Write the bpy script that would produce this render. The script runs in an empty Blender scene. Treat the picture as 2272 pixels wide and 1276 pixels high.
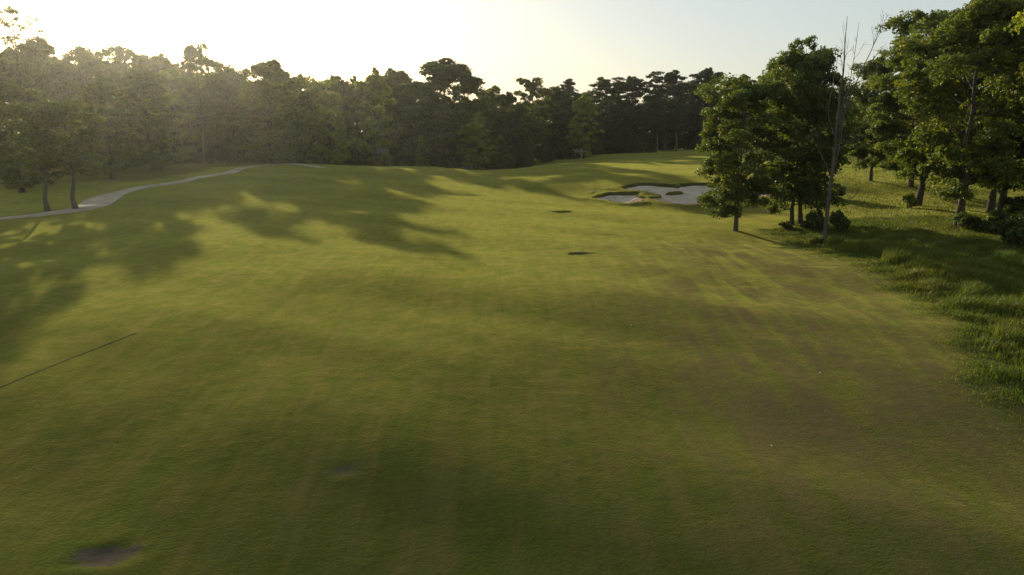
import bpy, math, random
import numpy as np
from mathutils import Vector, Euler

SC = bpy.context.scene
R = math.radians

# ------------------------------------------------------------------ camera, sky, sun, exposure
CAM_H = 8.0
FPX = 1600.0                      # focal length in pixels of the 2272 px wide photograph
PITCH = math.atan(348.0 / FPX)
cam_d = bpy.data.cameras.new("camera")
cam = bpy.data.objects.new("camera", cam_d)
SC.collection.objects.link(cam)
cam.location = (0, 0, CAM_H)
cam.rotation_euler = (math.pi / 2 - PITCH, 0, 0)
cam_d.sensor_width = 36.0
cam_d.lens = FPX / 2272.0 * 36.0
cam_d.clip_start = 0.2
cam_d.clip_end = 6000
SC.camera = cam

SUN_AZ = R(-26.0)                 # from +Y, negative = to the left
SUN_EL = R(13.8)
world = bpy.data.worlds.new("World")
SC.world = world
world.use_nodes = True
wn = world.node_tree
wn.nodes.clear()
sky = wn.nodes.new("ShaderNodeTexSky")
sky.sky_type = 'NISHITA'
sky.sun_disc = False
sky.sun_elevation = SUN_EL
sky.sun_rotation = SUN_AZ
sky.altitude = 150
sky.air_density = 1.0
sky.dust_density = 1.6
sky.ozone_density = 0.3
bg = wn.nodes.new("ShaderNodeBackground")
bg.inputs[1].default_value = 0.055
wo = wn.nodes.new("ShaderNodeOutputWorld")
wn.links.new(sky.outputs[0], bg.inputs[0])
veil = wn.nodes.new("ShaderNodeBackground")          # milky evening veil over the whole sky
veil.inputs[0].default_value = (0.355, 0.395, 0.40, 1)
veil.inputs[1].default_value = 1.0
add_ = wn.nodes.new("ShaderNodeAddShader")
wn.links.new(bg.outputs[0], add_.inputs[0]); wn.links.new(veil.outputs[0], add_.inputs[1])
wn.links.new(add_.outputs[0], wo.inputs[0])

sun_d = bpy.data.lights.new("sun", 'SUN')
sun_d.energy = 5.0
sun_d.angle = R(0.9)
sun_d.color = (1.0, 0.91, 0.68)
sun = bpy.data.objects.new("sun", sun_d)
SC.collection.objects.link(sun)
to_sun = Vector((math.sin(SUN_AZ) * math.cos(SUN_EL), math.cos(SUN_AZ) * math.cos(SUN_EL), math.sin(SUN_EL)))
sun.rotation_euler = to_sun.to_track_quat('Z', 'Y').to_euler()
sun.location = (-60, 120, 60)

vs = SC.view_settings
vs.view_transform = 'Standard'
vs.look = 'None'
vs.gamma = 1
vs.use_curve_mapping = False
vs.exposure = 0.0
SC.cycles.use_denoising = True
SC.cycles.max_bounces = 6
SC.cycles.volume_bounces = 0
SC.cycles.transparent_max_bounces = 4
SC.cycles.sample_clamp_indirect = 3

# ------------------------------------------------------------------ helpers
def link(o):
    SC.collection.objects.link(o)
    return o

def tag(o, label=None, cat=None, group=None, kind=None):
    if label: o["label"] = label
    if cat: o["category"] = cat
    if group: o["group"] = group
    if kind: o["kind"] = kind
    return o

def empty(name, loc=(0, 0, 0), rz=0.0):
    o = bpy.data.objects.new(name, None)
    o.location = loc
    o.rotation_euler = (0, 0, rz)
    return link(o)

def mesh_np(name, V, F, mat, smooth=False):
    """V (n,3), F (m,k) with k = 3 or 4."""
    V = np.asarray(V, dtype=np.float32)
    F = np.asarray(F, dtype=np.int32)
    me = bpy.data.meshes.new(name)
    m, k = F.shape
    me.vertices.add(len(V))
    me.vertices.foreach_set("co", V.ravel())
    me.loops.add(m * k)
    me.loops.foreach_set("vertex_index", F.ravel())
    me.polygons.add(m)
    me.polygons.foreach_set("loop_start", np.arange(0, m * k, k, dtype=np.int32))
    me.polygons.foreach_set("loop_total", np.full(m, k, dtype=np.int32))
    me.polygons.foreach_set("use_smooth", np.full(m, smooth, dtype=bool))
    me.update(calc_edges=True)
    if mat: me.materials.append(mat)
    return me

def add_attr(me, name, vals):
    a = me.attributes.new(name, 'FLOAT', 'POINT')
    a.data.foreach_set("value", np.asarray(vals, dtype=np.float32).ravel())

def obj(name, me, parent=None, loc=None):
    o = bpy.data.objects.new(name, me)
    if parent: o.parent = parent
    if loc is not None: o.location = loc
    return link(o)

class MB:
    """collects boxes and tubes as quads"""
    def __init__(s):
        s.V = []; s.F = []; s.n = 0
    def add(s, V, F):
        V = np.asarray(V, float).reshape(-1, 3)
        s.V.append(V); s.F.append(np.asarray(F, int) + s.n); s.n += len(V)
    def box(s, c, d, rz=0.0):
        x, y, z = d[0] / 2, d[1] / 2, d[2] / 2
        v = np.array([[-x, -y, -z], [x, -y, -z], [x, y, -z], [-x, y, -z], [-x, -y, z], [x, -y, z], [x, y, z], [-x, y, z]])
        cr, sr = math.cos(rz), math.sin(rz)
        v = np.stack([v[:, 0] * cr - v[:, 1] * sr, v[:, 0] * sr + v[:, 1] * cr, v[:, 2]], 1) + np.array(c)
        s.add(v, [[0, 3, 2, 1], [4, 5, 6, 7], [0, 1, 5, 4], [1, 2, 6, 5], [2, 3, 7, 6], [3, 0, 4, 7]])
    def tube(s, P, rad, k=6):
        P = np.asarray(P, float); rad = np.asarray(rad, float)
        T = np.gradient(P, axis=0)
        T /= np.linalg.norm(T, axis=1)[:, None] + 1e-9
        up = np.where(np.abs(T[:, 2:3]) > 0.9, np.array([[1.0, 0, 0]]), np.array([[0, 0, 1.0]]))
        A = np.cross(T, up); A /= np.linalg.norm(A, axis=1)[:, None] + 1e-9
        for i in range(1, len(A)):                       # keep the frame from flipping
            a = A[i - 1] - T[i] * np.dot(A[i - 1], T[i])
            A[i] = a / (np.linalg.norm(a) + 1e-9)
        B = np.cross(T, A)
        th = np.arange(k) * 2 * math.pi / k
        ring = P[:, None, :] + rad[:, None, None] * (np.cos(th)[None, :, None] * A[:, None, :] + np.sin(th)[None, :, None] * B[:, None, :])
        V = ring.reshape(-1, 3)
        F = []
        for i in range(len(P) - 1):
            for j in range(k):
                F.append([i * k + j, i * k + (j + 1) % k, (i + 1) * k + (j + 1) % k, (i + 1) * k + j])
        s.add(V, F)
    def mesh(s, name, mat, smooth=False):
        return mesh_np(name, np.concatenate(s.V), np.concatenate(s.F), mat, smooth)

# ------------------------------------------------------------------ materials
def mat(name):
    m = bpy.data.materials.new(name)
    m.use_nodes = True
    nt = m.node_tree
    nt.nodes.clear()
    out = nt.nodes.new("ShaderNodeOutputMaterial")
    return m, nt, out

def N(nt, t, **kw):
    n = nt.nodes.new(t)
    for k, v in kw.items():
        if k == 'inp':
            for kk, vv in v.items(): n.inputs[kk].default_value = vv
        else: setattr(n, k, v)
    return n

def noise(nt, vec, scale, detail=3, rough=0.55, dist=0.0):
    n = N(nt, "ShaderNodeTexNoise", inp={"Scale": scale, "Detail": detail, "Roughness": rough, "Distortion": dist})
    if vec is not None: nt.links.new(vec, n.inputs["Vector"])
    return n.outputs["Fac"]

def mapr(nt, val, a, b, c=0.0, d=1.0):
    n = N(nt, "ShaderNodeMapRange", inp={1: a, 2: b, 3: c, 4: d})
    n.clamp = True
    nt.links.new(val, n.inputs[0])
    return n.outputs[0]

def mixc(nt, fac, a, b):
    n = N(nt, "ShaderNodeMix", data_type='RGBA')
    for s, v in ((0, fac), (6, a), (7, b)):
        if isinstance(v, (int, float)): n.inputs[s].default_value = v
        elif isinstance(v, tuple): n.inputs[s].default_value = (*v, 1)
        else: nt.links.new(v, n.inputs[s])
    return n.outputs[2]

def math_(nt, op, a, b=0.0):
    n = N(nt, "ShaderNodeMath", operation=op)
    for i, v in ((0, a), (1, b)):
        if isinstance(v, (int, float)): n.inputs[i].default_value = v
        else: nt.links.new(v, n.inputs[i])
    return n.outputs[0]

def ground_material():
    m, nt, out = mat("turf")
    co = N(nt, "ShaderNodeTexCoord").outputs["Object"]
    mp = N(nt, "ShaderNodeMapping"); nt.links.new(co, mp.inputs[0]); mp.inputs["Scale"].default_value = (1, 1, 0.0)
    P = mp.outputs[0]
    at = lambda n: N(nt, "ShaderNodeAttribute", attribute_name=n).outputs["Fac"]
    n_big = noise(nt, P, 0.045, 4, 0.55, 0.6)
    n_mid = noise(nt, P, 0.33, 4, 0.6, 0.3)
    n_sml = noise(nt, P, 2.2, 4, 0.65)
    n_fin = noise(nt, P, 11.0, 3, 0.7)
    # fairway: deep green to olive
    c = mixc(nt, mapr(nt, n_big, 0.35, 0.65), (0.026, 0.044, 0.008), (0.050, 0.058, 0.010))
    c = mixc(nt, mapr(nt, n_mid, 0.38, 0.68, 0, 0.75), c, (0.064, 0.064, 0.012))
    c = mixc(nt, mapr(nt, n_sml, 0.50, 0.72, 0, 0.55), c, (0.022, 0.040, 0.007))
    # thin dormant turf, brown olive
    dry = math_(nt, 'MULTIPLY', at("dry"), mapr(nt, math_(nt, 'ADD', math_(nt, 'MULTIPLY', n_mid, 0.6), math_(nt, 'MULTIPLY', n_sml, 0.4)), 0.30, 0.55))
    ms = N(nt, "ShaderNodeMapping"); nt.links.new(co, ms.inputs[0]); ms.inputs["Scale"].default_value = (1.0, 0.10, 0.0); ms.inputs["Rotation"].default_value = (0, 0, 0.12)
    streak = noise(nt, ms.outputs[0], 1.1, 4, 0.6)
    c = mixc(nt, mapr(nt, streak, 0.50, 0.66, 0, 0.5), c, (0.082, 0.068, 0.022))
    ms2 = N(nt, "ShaderNodeMapping"); nt.links.new(co, ms2.inputs[0]); ms2.inputs["Scale"].default_value = (3.2, 0.16, 0.0); ms2.inputs["Rotation"].default_value = (0, 0, -0.06)
    streak2 = noise(nt, ms2.outputs[0], 1.0, 4, 0.65)
    c = mixc(nt, mapr(nt, streak2, 0.50, 0.72, 0, 0.3), c, (0.020, 0.034, 0.007))
    dry = math_(nt, "MULTIPLY", dry, mapr(nt, streak, 0.36, 0.52, 0.35, 1))
    c = mixc(nt, dry, c, mixc(nt, n_fin, (0.078, 0.058, 0.026), (0.125, 0.092, 0.044)))
    # dark little divots and worm casts
    sp = math_(nt, 'MULTIPLY', mapr(nt, n_fin, 0.61, 0.69), mapr(nt, n_mid, 0.40, 0.55))
    c = mixc(nt, math_(nt, 'MULTIPLY', sp, 0.65), c, (0.022, 0.020, 0.008))
    # rough: longer, straw tipped
    rc = mixc(nt, mapr(nt, n_mid, 0.35, 0.65), (0.045, 0.066, 0.011), (0.115, 0.096, 0.024))
    rc = mixc(nt, mapr(nt, n_sml, 0.45, 0.7, 0, 0.6), rc, (0.035, 0.050, 0.010))
    c = mixc(nt, at("rough"), c, rc)
    lc = mixc(nt, n_sml, (0.030, 0.026, 0.014), (0.062, 0.046, 0.024))
    c = mixc(nt, at("litter"), c, lc)
    dc = mixc(nt, n_sml, (0.050, 0.040, 0.034), (0.090, 0.072, 0.058))
    c = mixc(nt, math_(nt, 'MULTIPLY', at("dirt"), mapr(nt, n_sml, 0.2, 0.5, 0.55, 1)), c, dc)
    # relief
    hgt = math_(nt, 'ADD', math_(nt, 'MULTIPLY', n_mid, 0.10), math_(nt, 'ADD', math_(nt, 'MULTIPLY', n_sml, 0.05), math_(nt, 'MULTIPLY', n_fin, 0.04)))
    bp = N(nt, "ShaderNodeBump", inp={"Strength": 0.5, "Distance": 1.0})
    nt.links.new(hgt, bp.inputs["Height"])
    b = N(nt, "ShaderNodeBsdfPrincipled", inp={"Roughness": 0.8, "IOR": 1.45, "Sheen Weight": 0.42, "Sheen Roughness": 0.38})
    b.inputs["Sheen Tint"].default_value = (0.80, 0.76, 0.10, 1)
    b.inputs["Specular Tint"].default_value = (1.0, 0.92, 0.45, 1)
    nt.links.new(mapr(nt, at("litter"), 0, 1, SPEC, 0.0), b.inputs["Specular IOR Level"])
    bare = math_(nt, "MAXIMUM", math_(nt, "MAXIMUM", math_(nt, "MULTIPLY", dry, 0.95), at("litter")), at("dirt"))
    # the blades catch the low sun unevenly: tufts, worn spots and the lie of the grass
    n_tuft = noise(nt, P, 38.0, 3, 0.75)
    n_pat = noise(nt, P, 1.05, 5, 0.68, 0.5)
    lie = math_(nt, "ADD", math_(nt, "MULTIPLY", n_tuft, 0.45), math_(nt, "ADD", math_(nt, "MULTIPLY", n_pat, 0.35), math_(nt, "MULTIPLY", n_fin, 0.45)))
    nt.links.new(math_(nt, "MULTIPLY", mapr(nt, bare, 0, 1, 0.40, 0.08), math_(nt, "MULTIPLY", mapr(nt, lie, 0.42, 0.82, 0.35, 1.65), mapr(nt, streak2, 0.30, 0.70, 1.08, 0.92))), b.inputs["Sheen Weight"])
    nt.links.new(mixc(nt, mapr(nt, n_pat, 0.38, 0.64), (0.70, 0.75, 0.13), (0.90, 0.74, 0.18)), b.inputs["Sheen Tint"])
    nt.links.new(c, b.inputs["Base Color"]); nt.links.new(bp.outputs[0], b.inputs["Normal"])
    nt.links.new(b.outputs[0], out.inputs[0])
    return m
SPEC = 0.0

def leaf_material(name, ca, cb, transl=0.4, spec=0.35):
    m, nt, out = mat(name)
    t = N(nt, "ShaderNodeAttribute", attribute_name="tint").outputs["Fac"]
    oi = N(nt, "ShaderNodeObjectInfo")
    c = mixc(nt, t, ca, cb)
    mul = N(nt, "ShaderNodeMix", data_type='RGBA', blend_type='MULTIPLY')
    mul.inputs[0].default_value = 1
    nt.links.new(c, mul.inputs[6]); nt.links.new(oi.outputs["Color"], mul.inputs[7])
    b = N(nt, "ShaderNodeBsdfPrincipled", inp={"Roughness": 0.42, "Specular IOR Level": spec})
    nt.links.new(mul.outputs[2], b.inputs["Base Color"])
    tr = N(nt, "ShaderNodeBsdfTranslucent")
    mt = N(nt, "ShaderNodeMix", data_type='RGBA', blend_type='MULTIPLY')
    mt.inputs[0].default_value = 1
    mt.inputs[7].default_value = (1.9, 1.75, 0.75, 1)
    nt.links.new(mul.outputs[2], mt.inputs[6]); nt.links.new(mt.outputs[2], tr.inputs[0])
    mx = N(nt, "ShaderNodeMixShader", inp={0: transl})
    nt.links.new(b.outputs[0], mx.inputs[1]); nt.links.new(tr.outputs[0], mx.inputs[2])
    nt.links.new(mx.outputs[0], out.inputs[0])
    return m

def plain(name, ca, cb, scale=3.0, rough=0.9, bump=0.3, stretch=(1, 1, 1), spec=0.2):
    m, nt, out = mat(name)
    co = N(nt, "ShaderNodeTexCoord").outputs["Object"]
    mp = N(nt, "ShaderNodeMapping"); nt.links.new(co, mp.inputs[0]); mp.inputs["Scale"].default_value = stretch
    n = noise(nt, mp.outputs[0], scale, 5, 0.65)
    c = mixc(nt, mapr(nt, n, 0.3, 0.7), ca, cb)
    b = N(nt, "ShaderNodeBsdfPrincipled", inp={"Roughness": rough, "Specular IOR Level": spec})
    nt.links.new(c, b.inputs["Base Color"])
    bp = N(nt, "ShaderNodeBump", inp={"Strength": bump, "Distance": 0.05})
    nt.links.new(n, bp.inputs["Height"]); nt.links.new(bp.outputs[0], b.inputs["Normal"])
    nt.links.new(b.outputs[0], out.inputs[0])
    return m

def sand_material():
    m, nt, out = mat("bunker_sand")
    co = N(nt, "ShaderNodeTexCoord").outputs["Object"]
    n = noise(nt, co, 0.8, 5, 0.6); n2 = noise(nt, co, 6, 4, 0.6)
    at = N(nt, "ShaderNodeAttribute", attribute_name="clay").outputs["Fac"]
    c = mixc(nt, mapr(nt, n, 0.35, 0.65), (0.36, 0.295, 0.225), (0.48, 0.40, 0.30))
    c = mixc(nt, math_(nt, 'MULTIPLY', at, mapr(nt, n, 0.25, 0.5, 0.5, 1)), c, mixc(nt, n2, (0.28, 0.125, 0.06), (0.38, 0.20, 0.11)))
    b = N(nt, "ShaderNodeBsdfPrincipled", inp={"Roughness": 0.85, "Specular IOR Level": 0.15})
    nt.links.new(c, b.inputs["Base Color"])
    bp = N(nt, "ShaderNodeBump", inp={"Strength": 0.6, "Distance": 0.12})
    nt.links.new(math_(nt, 'ADD', n, n2), bp.inputs["Height"]); nt.links.new(bp.outputs[0], b.inputs["Normal"])
    nt.links.new(b.outputs[0], out.inputs[0])
    return m

M_TURF = ground_material()
M_LEAF = leaf_material("broad_leaves", (0.036, 0.064, 0.014), (0.118, 0.142, 0.030), 0.52, 0.35)
M_NEEDLE = leaf_material("pine_needles", (0.024, 0.042, 0.014), (0.056, 0.075, 0.022), 0.28, 0.3)
M_GRASS = leaf_material("long_grass", (0.046, 0.090, 0.012), (0.150, 0.150, 0.028), 0.5, 0.15)
M_MOWN = leaf_material("mown_grass", (0.022, 0.036, 0.006), (0.085, 0.080, 0.018), 0.35, 0.15)
M_BARK = plain("bark", (0.060, 0.048, 0.036), (0.125, 0.100, 0.078), 6, 0.95, 0.8, (1, 1, 0.15))
M_DEAD = plain("weathered_bark", (0.045, 0.037, 0.028), (0.115, 0.098, 0.08), 6, 0.9, 0.8, (1, 1, 0.15))
M_PATH = plain("path_concrete", (0.24, 0.20, 0.145), (0.38, 0.33, 0.25), 0.5, 0.9, 0.3)
M_SAND = sand_material()
M_SOIL = plain("soil", (0.035, 0.027, 0.018), (0.06, 0.045, 0.03), 5, 0.95, 0.5)
M_WALL = plain("house_siding", (0.20, 0.20, 0.21), (0.26, 0.26, 0.27), 1.5, 0.8, 0.1)
M_ROOF = plain("roof_shingle", (0.07, 0.07, 0.08), (0.11, 0.105, 0.115), 4, 0.85, 0.3)
M_GLASS = plain("window_glass", (0.03, 0.035, 0.04), (0.04, 0.045, 0.05), 1, 0.15, 0.0, spec=0.6)
M_TRIM = plain("white_trim", (0.55, 0.54, 0.5), (0.65, 0.63, 0.6), 2, 0.6, 0.1)
M_WOOD = plain("grey_wood", (0.16, 0.15, 0.13), (0.26, 0.24, 0.21), 4, 0.85, 0.3, (1, 1, 0.2))
M_BOX = plain("painted_metal", (0.07, 0.085, 0.075), (0.10, 0.115, 0.105), 2, 0.55, 0.05, spec=0.4)
M_WHITE = plain("white_plastic", (0.6, 0.6, 0.57), (0.75, 0.74, 0.7), 10, 0.5, 0.1)

# ------------------------------------------------------------------ terrain
def gauss(x, y, cx, cy, sx, sy, rot=0.0):
    c, s = math.cos(rot), math.sin(rot)
    u = (x - cx) * c + (y - cy) * s
    v = -(x - cx) * s + (y - cy) * c
    return np.exp(-0.5 * ((u / sx) ** 2 + (v / sy) ** 2))

def sstep(a, b, x):
    t = np.clip((x - a) / (b - a), 0, 1)
    return t * t * (3 - 2 * t)

def base_h(x, y):
    x = np.asarray(x, float); y = np.asarray(y, float)
    z = np.zeros(np.broadcast(x, y).shape)
    z = z + 0.10 * np.sin(x * 0.21 + y * 0.34 + 0.7) + 0.07 * np.sin(x * 0.37 - y * 0.22 + 2.1) + 0.05 * np.sin(x * 0.11 + y * 0.71 + 1.3 * np.sin(x * 0.09))
    z = z + 0.035 * np.sin(x * 0.9 + y * 0.5 + np.sin(y * 0.4)) * np.sin(y * 0.63 - x * 0.2)
    z = z * sstep(0, 20, y)
    z = z + 0.18 * np.sin(x * 0.05 + 1.0) * np.sin(y * 0.055) * sstep(10, 50, y)
    z = z + 2.5 * gauss(x, y, -38, 113, 30, 21) + 1.4 * gauss(x, y, -92, 140, 36, 30)                 # crest to the back left
    z = z - 2.6 * gauss(x, y, -10, 168, 20, 24)                  # dip before the tall pine
    z = z + 0.55 * gauss(x, y, -12, 122, 14, 10)
    z = z + 2.1 * sstep(70, 96, y) * sstep(-8, 14, x) * (1 - 0.35 * sstep(70, 110, x))   # green side on the right
    z = z + 0.9 * sstep(40, 90, x) * sstep(30, 60, y)
    z = z - 0.5 * gauss(x, y, 10, 54, 14, 5)
    z = z - 0.0019 * np.clip(52 - y, 0, 60) ** 2                 # slope added towards the viewer, turned from the sun to darken the foreground
    z = z + 0.5 * sstep(14, 40, x) * sstep(30, 55, y)
    return z

# bunkers: signed field, positive inside (metres, roughly)
BUNK = [(12.1, 80.2, 2.75, 2.6, 0.05), (16.8, 84.6, 3.5, 2.2, -0.15), (19.8, 79.6, 4.6, 2.7, -0.1), (22.6, 85.2, 3.4, 3.0, 0.1), (25.6, 81.0, 3.4, 2.6, 0.2), (19.0, 82.4, 3.0, 1.8, 0.0)]
ISLE = [(15.4, 81.3, 1.35, 1.25, 0.0), (18.6, 82.9, 0.9, 0.35, 0.3), (23.5, 83.2, 0.9, 0.3, -0.2)]
def _ell(x, y, e):
    cx, cy, a, b, r = e
    c, s = math.cos(r), math.sin(r)
    u = (x - cx) * c + (y - cy) * s; v = -(x - cx) * s + (y - cy) * c
    th = np.arctan2(v / b, u / a)
    k = 1 + 0.07 * np.sin(3 * th + cx) + 0.05 * np.sin(5 * th + cy) + 0.025 * np.sin(11 * th + 2 * cx) + 0.018 * np.sin(19 * th + cy)
    return (1 - np.sqrt((u / a) ** 2 + (v / b) ** 2) / k) * min(a, b)
def bunker_field(x, y):
    f = np.full(np.broadcast(x, y).shape, -99.0)
    for e in BUNK: f = np.maximum(f, _ell(x, y, e))
    for e in ISLE: f = np.minimum(f, -_ell(x, y, e) * 1.0)
    return f

# ray through a pixel of the 2272x1276 photograph, used only to find where things stand on the ground
def ray(px, py):
    a = (px - 1136) / FPX; b = (638 - py) / FPX
    cp, sp = math.cos(PITCH), math.sin(PITCH)
    return np.array([a, cp + b * sp, -sp + b * cp])
def bare_gp(px, py, hf=None):
    hf = hf or base_h
    d = ray(px, py)
    t = 4.0; prev = t
    while t < 900:
        p = d * t
        if CAM_H + p[2] < float(hf(p[0], p[1])):
            lo, hi = prev, t
            for _ in range(25):
                mid = (lo + hi) / 2; p = d * mid
                if CAM_H + p[2] < float(hf(p[0], p[1])): hi = mid
                else: lo = mid
            return (d * hi)[:2]
        prev = t; t += max(0.4, t * 0.01)
    return (d * t)[:2]
def at_depth(px, Y, py=None):
    """X on the column px at depth Y; with py the height too"""
    d = ray(px, 290 if py is None else py)
    t = Y / d[1]
    return d[0] * t, CAM_H + d[2] * t

# hollows in the turf: px, py, radius x, radius y, depth, bare soil
HOL = [(1288, 563, 0.68, 0.62, 0.34, 0.9), (1250, 470, 0.8, 0.6, 0.22, 0.15), (765, 1042, 0.42, 0.30, 0.03, 0.7),
       (232, 1232, 0.78, 0.42, 0.07, 1.0), (1240, 553, 0.8, 0.5, 0.05, 0.3), (1340, 522, 1.3, 0.35, 0.03, 0.15), (1500, 548, 1.6, 0.4, 0.03, 0.2),
       (1180, 556, 1.2, 0.35, 0.03, 0.2), (1850, 590, 1.6, 0.3, 0.03, 0.3), (545, 611, 1.0, 0.15, 0.02, 0.3)]
HOLES = []
for (px, py, rx, ry, dp, soil) in HOL:
    g = bare_gp(px, py); HOLES.append((g[0], g[1], rx, ry, dp, soil))

def h(x, y):
    x = np.asarray(x, float); y = np.asarray(y, float)
    z = base_h(x, y)
    f = bunker_field(x, y)
    z = z + 0.12 * gauss(f, 0, -0.4, 0, 0.5, 1)                 # raised turf lip
    z = z - 1.0 * sstep(-0.12, 0.5, f)
    for (cx, cy, rx, ry, dp, soil) in HOLES:
        q = ((x - cx) / rx) ** 2 + ((y - cy) / ry) ** 2
        th = np.arctan2((y - cy) / ry, (x - cx) / rx)
        q = q * (1 + 0.28 * np.sin(2 * th + cx) + 0.2 * np.sin(5 * th + cy) + 0.12 * np.sin(9 * th))
        z = z - dp * np.exp(-0.5 * (q * 1.6) ** 2) + dp * 0.12 * np.exp(-0.5 * ((np.sqrt(q) - 1.5) / 0.35) ** 2)
    return z
def gp(px, py):
    x, y = bare_gp(px, py, h)
    return np.array([x, y, float(h(x, y))])

def axis(segments):
    out = [segments[0][0]]
    for a, b, st in segments:
        n = max(1, int(round((b - a) / st)))
        out += list(a + (b - a) * (np.arange(1, n + 1) / n))
    return np.array(out)
ax = axis([(-2500, -400, 300), (-400, -120, 20), (-120, -70, 1.6), (-70, -30, 0.6), (-30, 5, 0.3), (5, 30, 0.18), (30, 35, 0.4), (35, 60, 0.5), (60, 130, 1.8), (130, 400, 20), (400, 2500, 300)])
ay = axis([(-60, 8, 4), (8, 20, 0.12), (20, 44, 0.18), (44, 49, 0.14), (49, 72, 0.25), (72, 90, 0.15), (90, 95, 0.3), (95, 140, 0.5), (140, 230, 1.2), (230, 420, 12), (420, 3000, 250)])
GX, GY = np.meshgrid(ax, ay)
GZ = h(GX, GY)

# zone boundaries in metres
def poly_line(pts): return np.array([bare_gp(*p) for p in pts])
EDGE = poly_line([(2420, 1010), (2330, 905), (2272, 845), (2205, 775), (2140, 705), (2070, 645), (1975, 603), (1890, 566), (1800, 545), (1745, 505), (1790, 455), (1835, 415), (1850, 375)])
def edge_x(y):
    """x of the fairway's right edge at depth y"""
    o = np.argsort(EDGE[:, 1])
    return np.interp(y, EDGE[o, 1], EDGE[o, 0])
def wob(y): return 0.5 * np.sin(y * 0.55) + 0.35 * np.sin(y * 1.5 + 1) + 0.22 * np.sin(y * 3.7) + 0.15 * np.sin(y * 8.1 + 2)
WOB = wob(GY)
e_ = GX - edge_x(GY) + WOB
rough = sstep(-1.2, 1.2, e_)
PATH_PX = [(-420, 560), (-200, 512), (0, 486), (90, 477), (165, 467), (205, 457), (228, 443), (262, 430), (330, 414), (420, 399), (505, 384), (565, 370), (640, 364), (720, 372)]
PATHC = poly_line(PATH_PX)
def seg_dist(x, y, P):
    best = np.full(x.shape, 1e9)
    for i in range(len(P) - 1):
        a, b = P[i], P[i + 1]; ab = b - a
        t = np.clip(((x - a[0]) * ab[0] + (y - a[1]) * ab[1]) / (ab @ ab), 0, 1)
        best = np.minimum(best, np.hypot(x - a[0] - ab[0] * t, y - a[1] - ab[1] * t))
    return best
# left of / beyond the path
def beyond_path(x, y):
    o = np.argsort(PATHC[:, 1])
    xp = np.interp(y, PATHC[o, 1], PATHC[o, 0])
    return x < xp
bp_ = beyond_path(GX, GY)
pd_ = seg_dist(GX, GY, PATHC)
rough = np.maximum(rough, np.where(bp_, sstep(0.5, 2.0, pd_), 0))
rough = np.maximum(rough, 0.8 * sstep(175, 185, GY))
isle = np.zeros_like(GX)
for e in ISLE: isle = np.maximum(isle, sstep(-0.8, 0.2, _ell(GX, GY, e)))
rough = np.maximum(rough, isle)
litter = sstep(150, 165, GY + 0.25 * GX * 0) * sstep(20, -10, GX)
litter = np.maximum(litter, sstep(205, 222, GY))
litter = np.maximum(litter, np.where(bp_, 0.85 * sstep(2.0, 6.0, pd_) * sstep(82, 96, GY), 0))
litter = np.maximum(litter, sstep(118, 140, GY) * sstep(-62, -80, GX))
litter = np.maximum(litter, sstep(72, 92, GX - 0 * GY))
dry = np.exp(-0.5 * ((GX - (7.5 + 0.16 * GY)) / 6.5) ** 2) * sstep(66, 48, GY) * (0.45 + 0.7 * sstep(14, 27, GY))
dry = np.maximum(dry, 0.85 * gauss(GX, GY, 14, 46, 9, 12))
dry = np.maximum(dry, 0.5 * gauss(GX, GY, 19, 70, 8, 4))
dry = np.maximum(dry, 0.22)
dry = np.clip(dry, 0, 1) * (1 - 0.5 * rough)
dirt = np.zeros_like(GX)
for (cx, cy, rx, ry, dp, soil) in HOLES:
    q = np.sqrt(((GX - cx) / rx) ** 2 + ((GY - cy) / ry) ** 2)
    q = q + 0.18 * np.sin(5 * np.arctan2(GY - cy, GX - cx) + cx) + 0.1 * np.sin(9 * np.arctan2(GY - cy, GX - cx))
    dirt = np.maximum(dirt, soil * sstep(1.15, 0.75, q))
bf = bunker_field(GX, GY)
dirt = np.maximum(dirt, 0.8 * sstep(-0.1, 0.3, bf))
edge_soil = np.exp(-0.5 * ((e_ + 0.1) / 0.22) ** 2) * (0.35 + 0.65 * (np.sin(GY * 1.7) > -0.2)) * (GY < 60)
dirt = np.maximum(dirt, 0.7 * edge_soil)
ny, nx = GX.shape
idx = np.arange(ny * nx).reshape(ny, nx)
F = np.stack([idx[:-1, :-1], idx[:-1, 1:], idx[1:, 1:], idx[1:, :-1]], -1).reshape(-1, 4)
me = mesh_np("ground", np.stack([GX, GY, GZ], -1).reshape(-1, 3), F, M_TURF, True)
for nme, v in (("rough", rough), ("dry", dry), ("litter", litter), ("dirt", dirt)): add_attr(me, nme, v)
tag(obj("ground", me), "mown golf fairway and rough rolling towards the woods", kind="structure")

# bunker sand: a bowl that meets the turf wall
bx = np.arange(8.0, 31, 0.15); by = np.arange(75, 90, 0.15)
BX, BY = np.meshgrid(bx, by)
BF = bunker_field(BX, BY)
BZ = base_h(BX, BY) - 0.50 + 0.28 * (1 - sstep(0.0, 1.5, BF)) + 0.16 * sstep(83.5, 78, BY) + 0.05 * np.sin(BX * 1.3) * np.sin(BY * 1.1 + BX * .4)
nearside = sstep(1.6, 0.1, BF) * sstep(82.5, 78.0, BY)
BZ = BZ + 0.12 * nearside
clay = np.clip(gauss(BX, BY, 20.5, 77.7, 3.6, 0.8) * 1.5 + gauss(BX, BY, 14.9, 79.0, 1.1, 0.9) * 1.3 + 0.5 * sstep(0.8, 0.0, BF) * sstep(81, 79, BY), 0, 1)
ni, nj = BX.shape
idx = np.arange(ni * nj).reshape(ni, nj)
F = np.stack([idx[:-1, :-1], idx[:-1, 1:], idx[1:, 1:], idx[1:, :-1]], -1).reshape(-1, 4)
keep = (BF.reshape(-1)[F] > -0.05).all(1)
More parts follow.
